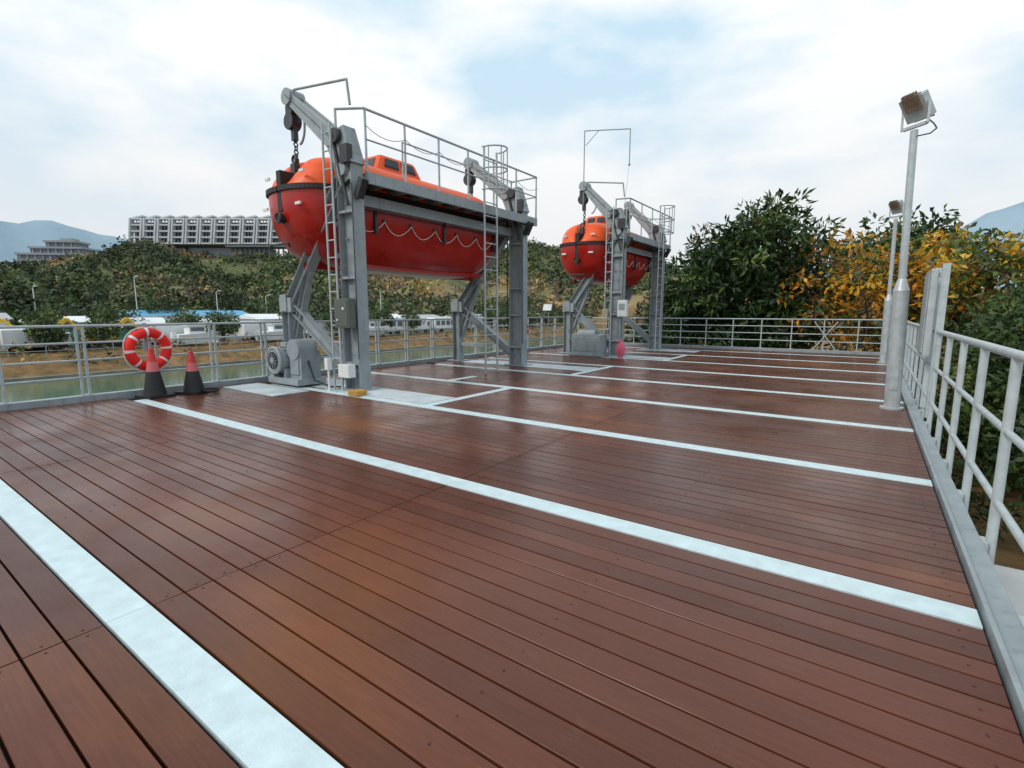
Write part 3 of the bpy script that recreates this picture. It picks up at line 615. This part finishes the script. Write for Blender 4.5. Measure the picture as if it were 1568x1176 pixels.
def hillwood():
    r=np.random.default_rng(5); pts=[]
    while len(pts)<8300:
        a=math.radians(r.uniform(108,180)); d=math.sqrt(r.uniform(112**2,490**2)); x,y=d*math.cos(a),d*math.sin(a)
        if x>-72: continue
        dens=mnoise.fractal(Vector((x*.018,y*.018,9)),1,2,4); dry=mnoise.fractal(Vector((x*.011,y*.011,1.7)),1,2,4)
        if dens<-.24 and r.random()<.88: continue
        if dry>.48 and r.random()<.8: continue
        pts.append((x,y,height(x,y)-.3,dry,r.random()**2.2))
    P=np.array(pts); n=len(P); npl=24; rad=.9+4.2*P[:,4]
    idx=np.repeat(np.arange(n),npl); g=r.normal(size=(len(idx),3)); g[:,2]=np.abs(g[:,2]); g/=np.linalg.norm(g,axis=1)[:,None]
    asp=r.uniform(.9,1.6,n)
    pos=P[idx,:3]+g*(rad[idx]*(.55+.45*r.random(len(idx))))[:,None]*np.stack([np.ones(len(idx)),np.ones(len(idx)),asp[idx]],1)
    sc=(.48+.22*rad[idx])
    Q=leaves(pos,g,1.0,.8,.2,0,5).reshape(-1,4,3); Q=Q[:,:1]+(Q-Q[:,:1])*sc[:,None,None]*1.2; Q=Q.reshape(-1,3)
    mi=[]
    for k in range(n):
        dry=P[k,3]+r.normal()*.2; mi.append(4 if dry>.62 else 3 if dry>.28 else (2 if r.random()<.17 else (1 if r.random()<.42+dry*.6 else 0)))
    mi=np.array(mi)[idx]; quads('hillside_woodland',Q,mi,[H_d,H_m,H_l,H_b,H_o])
hillwood()

# ------------------------------------------------------------ hilltop building
M_fac=mat('facade_light',(.60,.62,.65),.7,var=.08,scale=.1); M_facd=mat('facade_dark',(.13,.15,.18),.4,var=.2,scale=.2); M_fg=mat('facade_grey',(.31,.33,.36),.7,scale=.1)  # facade tones paled, distance haze put into the colours
def hilltop():
    e=empty('hilltop_campus_building'); A=Vector((-428,141,0)); Bp=Vector((-340,204,0)); d=(Bp-A).normalized(); L=(Bp-A).length; nrm=Vector((d.y,-d.x,0))
    if nrm.dot(-A)<0: nrm=-nrm
    ang=math.atan2(d.y,d.x); R=Matrix.Rotation(ang,3,'Z'); zt,zb=66,48; n=11; mw=L/n
    def P(u,v,z): return A+d*u+nrm*v+Vector((0,0,z))
    b=B(); b.box(P(L/2,-10,(zt+zb)/2-1.5),(L-1,16,zt-zb-2),R); b.obj('glazed_core',[M_facd],e)
    b=B()
    for i in range(n):
        u=mw*(i+.5); ln=1.3
        for k in range(5):
            z=zb+.6+k*(zt-zb-1.4)/4; sh=(k-2)*ln*.5
            b.box(P(u+sh,.5,z),(mw*.80,5.5,.9 if k<4 else 1.1),R)
        for s,tk in ((-1,1.0),(1,1.0)):
            b.beam(P(u+s*mw*.40-ln,1.6,zb),P(u+s*mw*.40+ln,1.6,zt-.3),4,tk,(d.x,d.y,0))
        b.beam(P(u-mw*.30,-2,zt+.3),P(u+mw*.42,-2,zt+1.7),.8,5,(nrm.x,nrm.y,0))
        for k in range(4):
            z=zb+.6+(k+.5)*(zt-zb-1.4)/4
            for s in (-.2,.02,.22): b.box(P(u+s*mw+(k-1.5)*ln*.5,-.9,z),(.45,.5,3.2),R)
    b.obj('cantilever_bays',[M_fac],e)
    b=B()
    for i in range(14): b.box(P(L*.62+i*3.4,-3,zb-7),(.8,.8,14),R)
    b.box(P(L*.82,-5,zb-.9),(L*.42,14,1.4),R); b.box(P(L/2-5,-12,zb-9),(L-22,14,15),R); b.obj('stilts_and_podium',[M_fg],e)
hilltop()
def terrace(u0,Fd,zt,w):
    e=empty('terraced_building'); b=B(); c=B()
    X=Fd*(.815*u0-.579); Y=Fd*(.579*u0+.815); R=Matrix.Rotation(math.radians(42),3,'Z')
    for k,(off,ww) in enumerate(((4,.36),(1,.62),(-1,.86),(3,1.0))):
        z=zt-k*4.4; ww*=w; b.box(Vector((X,Y,z))+R@Vector((off,0,0)),(ww,16,1.4),R); c.box(Vector((X,Y,z-2.3))+R@Vector((off,0,0)),(ww-2,14,3.2),R)
        for i in range(int(ww/5)): b.box(Vector((X,Y,z-2.2))+R@Vector((off-ww/2+3+i*5,-7.2,0)),(.7,.7,3.1),R)
    b.box(Vector((X,Y,zt+1.6))+R@Vector((6,0,0)),(8,8,2.0),R)
    b.obj('floor_slabs',[M_fg],e); c.obj('glazing',[M_facd],e)
terrace(-.875,375,51,58)

# ------------------------------------------------------------ far bank site
M_blue=mat('blue_roof',(.10,.36,.56),.6); M_greenh=mat('green_hoarding',(.12,.36,.27),.7); M_wall=mat('white_wall',(.78,.80,.81),.7,var=.08,scale=.6); M_yelp=mat('yellow_plant',(.70,.42,.02),.5); M_greyroof=mat('grey_roof',(.42,.43,.44),.7)
def shed(name,x,y0,y1,h,dep=6,roof=M_greyroof,nw=8):
    e=empty(name); z0=-2.5; b=B(); b.b2((x-dep,y0,z0),(x,y1,z0+h)); b.obj('walls',[M_wall],e)
    b=B(); o=.3; v=[(x+o,y0-o,z0+h+.004),(x+o,y1+o,z0+h+.004),(x-dep-o,y1+o,z0+h+.004),(x-dep-o,y0-o,z0+h+.004),(x-dep/2,y0-o,z0+h+.7),(x-dep/2,y1+o,z0+h+.7)]
    b.add(v,[(0,1,5,4),(2,3,4,5),(0,4,3),(1,2,5),(3,2,1,0)]); b.obj('roof',[roof],e)
    b=B(); st=(y1-y0)/nw
    for i in range(nw):
        yc=y0+st*(i+.5); b.b2((x+.002,yc-st*.28,z0+h*.42),(x+.03,yc+st*.28,z0+h*.8)) if i%3 else b.b2((x+.002,yc-.45,z0+.05),(x+.03,yc+.45,z0+2.1))
    b.obj('windows_and_doors',[M_facd],e)
shed('site_office',-74,23.5,38,3.4,roof=M_blue,nw=11); shed('site_office',-69,36.5,41.5,2.9,nw=4,roof=M_wall); shed('site_office',-70,22.5,26,2.5,nw=4,roof=M_wall); shed('site_office',-69,31,34.5,2.3,nw=3,roof=M_wall)
shed('storage_shed',-76,8,13,3.1,nw=4,roof=M_greyroof); shed('storage_shed',-76,15,20,2.7,nw=4,roof=M_wall); shed('storage_shed',-75,60,69,2.8,nw=7,roof=M_wall); shed('storage_shed',-75,71,80,2.6,nw=7); shed('storage_shed',-76,87,98,2.6,nw=7,roof=M_wall); shed('storage_shed',-74,106,120,2.8,nw=7,roof=M_wall)
def vehicle(name,x,y,l,h,col,cabf=.25):
    e=empty(name); z=-2.5; b=B(); b.b2((x-1.1,y,z+.5),(x+1.1,y+l*(1-cabf),z+h)); b.b2((x-1.05,y+l*(1-cabf)+.05,z+.5),(x+1.05,y+l,z+h*.82)); b.obj('body',[col],e,bevel=.12)
    b=B(); b.b2((x+1.056,y+l*(1-cabf)+.3,z+h*.48),(x+1.09,y+l-.3,z+h*.74))
    if cabf<.2:
        for i in range(5): b.b2((x+1.105,y+.4+i*l*.15,z+h*.5),(x+1.13,y+.3+i*l*.15+l*.12,z+h*.8))
    b.obj('windows',[M_facd],e); b=B()
    for yy in (y+l*.2,y+l*.85):
        for xx in (x-1,x+1): b.cyl((xx-.15,yy,z+.45),(xx+.15,yy,z+.45),.45,n=16)
    b.obj('wheels',[M_black],e)
vehicle('white_truck',-67,22.5,5.5,2.6,M_wall); vehicle('white_truck',-67,33,5.5,2.4,M_wall); vehicle('white_bus',-67,57,10,2.9,M_wall,.12); vehicle('white_bus',-67,68,9,2.8,M_wall,.12); vehicle('white_truck',-66.5,42,5.5,2.5,M_wall); vehicle('white_bus',-67,78,9,2.8,M_wall,.12); vehicle('white_truck',-66.5,10.5,5,2.3,M_wall)
def boat(x,y,l=6.,z=-2.3):
    e=empty('motor_boat'); b=B(); n=10; V=[];F=[]
    for i in range(n+1):
        t=i/n; w=1.1*(1-t**3.5); kz=.05+.55*t**3
        V+= [(x-w,y+l*t,z+1.15+.35*t*t),(x-w*.6,y+l*t,z+kz),(x+w*.6,y+l*t,z+kz),(x+w,y+l*t,z+1.15+.35*t*t)]
    for i in range(n):
        for j in range(4): F.append((i*4+j,i*4+(j+1)%4,i*4+4+(j+1)%4,i*4+4+j))
    F.append((0,1,2,3)); b.add(V,F); b.b2((x-.7,y+l*.25,z+1.2),(x+.7,y+l*.6,z+2.1)); b.b2((x-.8,y+l*.2,z+2.102),(x+.8,y+l*.62,z+2.2)); b.b2((x-.3,y-.35,z+.5),(x+.3,y-.01,z+1.4))
    b.obj('hull_and_cabin',[M_wall],e); b=B(); b.b2((x+.702,y+l*.28,z+1.5),(x+.72,y+l*.57,z+1.95)); b.obj('cabin_windows',[M_facd],e)
boat(-63.5,33.5,6.5); boat(-64,24.2,5.0); boat(-63.5,49,6)
def excavator(x,y):
    e=empty('excavator'); z=-2.5; b=B()
    for s in (-1,1): b.box((x+s,y,z+.45),(.5,3.2,.8),m=1)
    b.box((x,y,z+1.4),(2.2,2.6,1.0)); b.box((x+.5,y+.6,z+2.2),(1.0,1.1,1.0)); b.box((x+1.01,y+.6,z+2.25),(.03,.8,.6),m=1)
    b.beam((x,y+1,z+1.6),(x,y+2.6,z+3.2),.35,.3,(1,0,0)); b.beam((x,y+2.6,z+3.2),(x,y+4,z+1.6),.28,.24,(1,0,0)); b.box((x,y+4,z+1.2),(.8,.7,.7)); b.obj('machine',[M_yelp,M_black],e,bevel=.05)
excavator(-68,18.5); excavator(-68,8.5); excavator(-69,13.5)
e=empty('site_hoarding'); b=B()
for i in range(36):
    b.b2((-71.1,-20+i*1.2,-2.5),(-71,-20+i*1.2+1.17,-.6),m=0 if (i//5)%3 else 1)
b.obj('panels',[M_wall,M_greenh],e)
railing('bank_railing',(-60.8,-20,-2.6),(-60.8,160,-2.6),1.1,[.5,1.1],2.5,r=.035,m=M_grey)
for x,y,h in ((-92,30,9),(-86,39,7),(-84,46,6.5),(-90,18,7),(-88,74,8)):
    e=empty('street_lamp'); b=B(); b.cyl((x,y,-2.5),(x,y,-2.5+h),.10,.06,n=8); b.tube([(x,y,-2.5+h),(x+.9,y,-2.3+h)],.05,n=6); b.box((x+1.2,y,-2.28+h),(.6,.25,.12)); b.obj('lamp',[M_white],e)

# ------------------------------------------------------------ world, sun, camera
w=bpy.data.worlds.new('World'); S.world=w; w.use_nodes=True; N=w.node_tree.nodes; L=w.node_tree.links; bg=N['Background']; bg.inputs[1].default_value=.1
sk=N.new('ShaderNodeTexSky'); sk.sky_type='NISHITA'; sk.sun_disc=False; sk.sun_elevation=math.radians(40); sk.sun_rotation=math.radians(207); sk.dust_density=2
tc=N.new('ShaderNodeTexCoord'); sp=N.new('ShaderNodeSeparateXYZ'); L.new(tc.outputs['Generated'],sp.inputs[0])
mp=N.new('ShaderNodeMapping'); mp.inputs['Scale'].default_value=(1,1,2.4); mp.inputs['Location'].default_value=(.35,.1,.2); L.new(tc.outputs['Generated'],mp.inputs[0])
n=N.new('ShaderNodeTexNoise'); n.inputs['Scale'].default_value=1.9; n.inputs['Detail'].default_value=8; n.inputs['Roughness'].default_value=.52; L.new(mp.outputs[0],n.inputs[0])
cr=N.new('ShaderNodeValToRGB'); e=cr.color_ramp.elements; e[0].position=.42; e[0].color=(6.5,8.7,10.2,1); e[1].position=.56; e[1].color=(11.3,11.4,11.3,1); L.new(n.outputs[0],cr.inputs[0])
mr=N.new('ShaderNodeMapRange'); mr.inputs[1].default_value=0.02; mr.inputs[2].default_value=.46; mr.inputs[3].default_value=1; mr.inputs[4].default_value=0; mr.interpolation_type='SMOOTHSTEP'; L.new(sp.outputs[2],mr.inputs[0])
mh=N.new('ShaderNodeMixRGB'); mh.inputs[2].default_value=(8.7,8.75,8.8,1); mm=N.new('ShaderNodeMath'); mm.operation='MULTIPLY'; mm.inputs[1].default_value=.85; L.new(mr.outputs[0],mm.inputs[0]); L.new(mm.outputs[0],mh.inputs[0]); L.new(cr.outputs[0],mh.inputs[1])
mx=N.new('ShaderNodeMixRGB'); mx.inputs[0].default_value=.9; L.new(sk.outputs[0],mx.inputs[1]); L.new(mh.outputs[0],mx.inputs[2]); L.new(mx.outputs[0],bg.inputs[0])
sd=bpy.data.lights.new('sun','SUN'); sd.energy=1.5; sd.angle=math.radians(11); sd.color=(1,.95,.88); so=bpy.data.objects.new('sun',sd); S.collection.objects.link(so)
el=math.radians(40); az=math.radians(207); dirv=Vector((math.sin(az)*math.cos(el),math.cos(az)*math.cos(el),math.sin(el))); so.rotation_euler=dirv.to_track_quat('Z','Y').to_euler()
cd=bpy.data.cameras.new('camera'); cd.sensor_width=36; cd.lens=36*766/1568; cd.clip_end=20000; cd.clip_start=.05
co=bpy.data.objects.new('camera',cd); S.collection.objects.link(co); co.location=(0,0,1.45); co.rotation_euler=(math.radians(90-8.25),0,math.radians(35.4)); S.camera=co
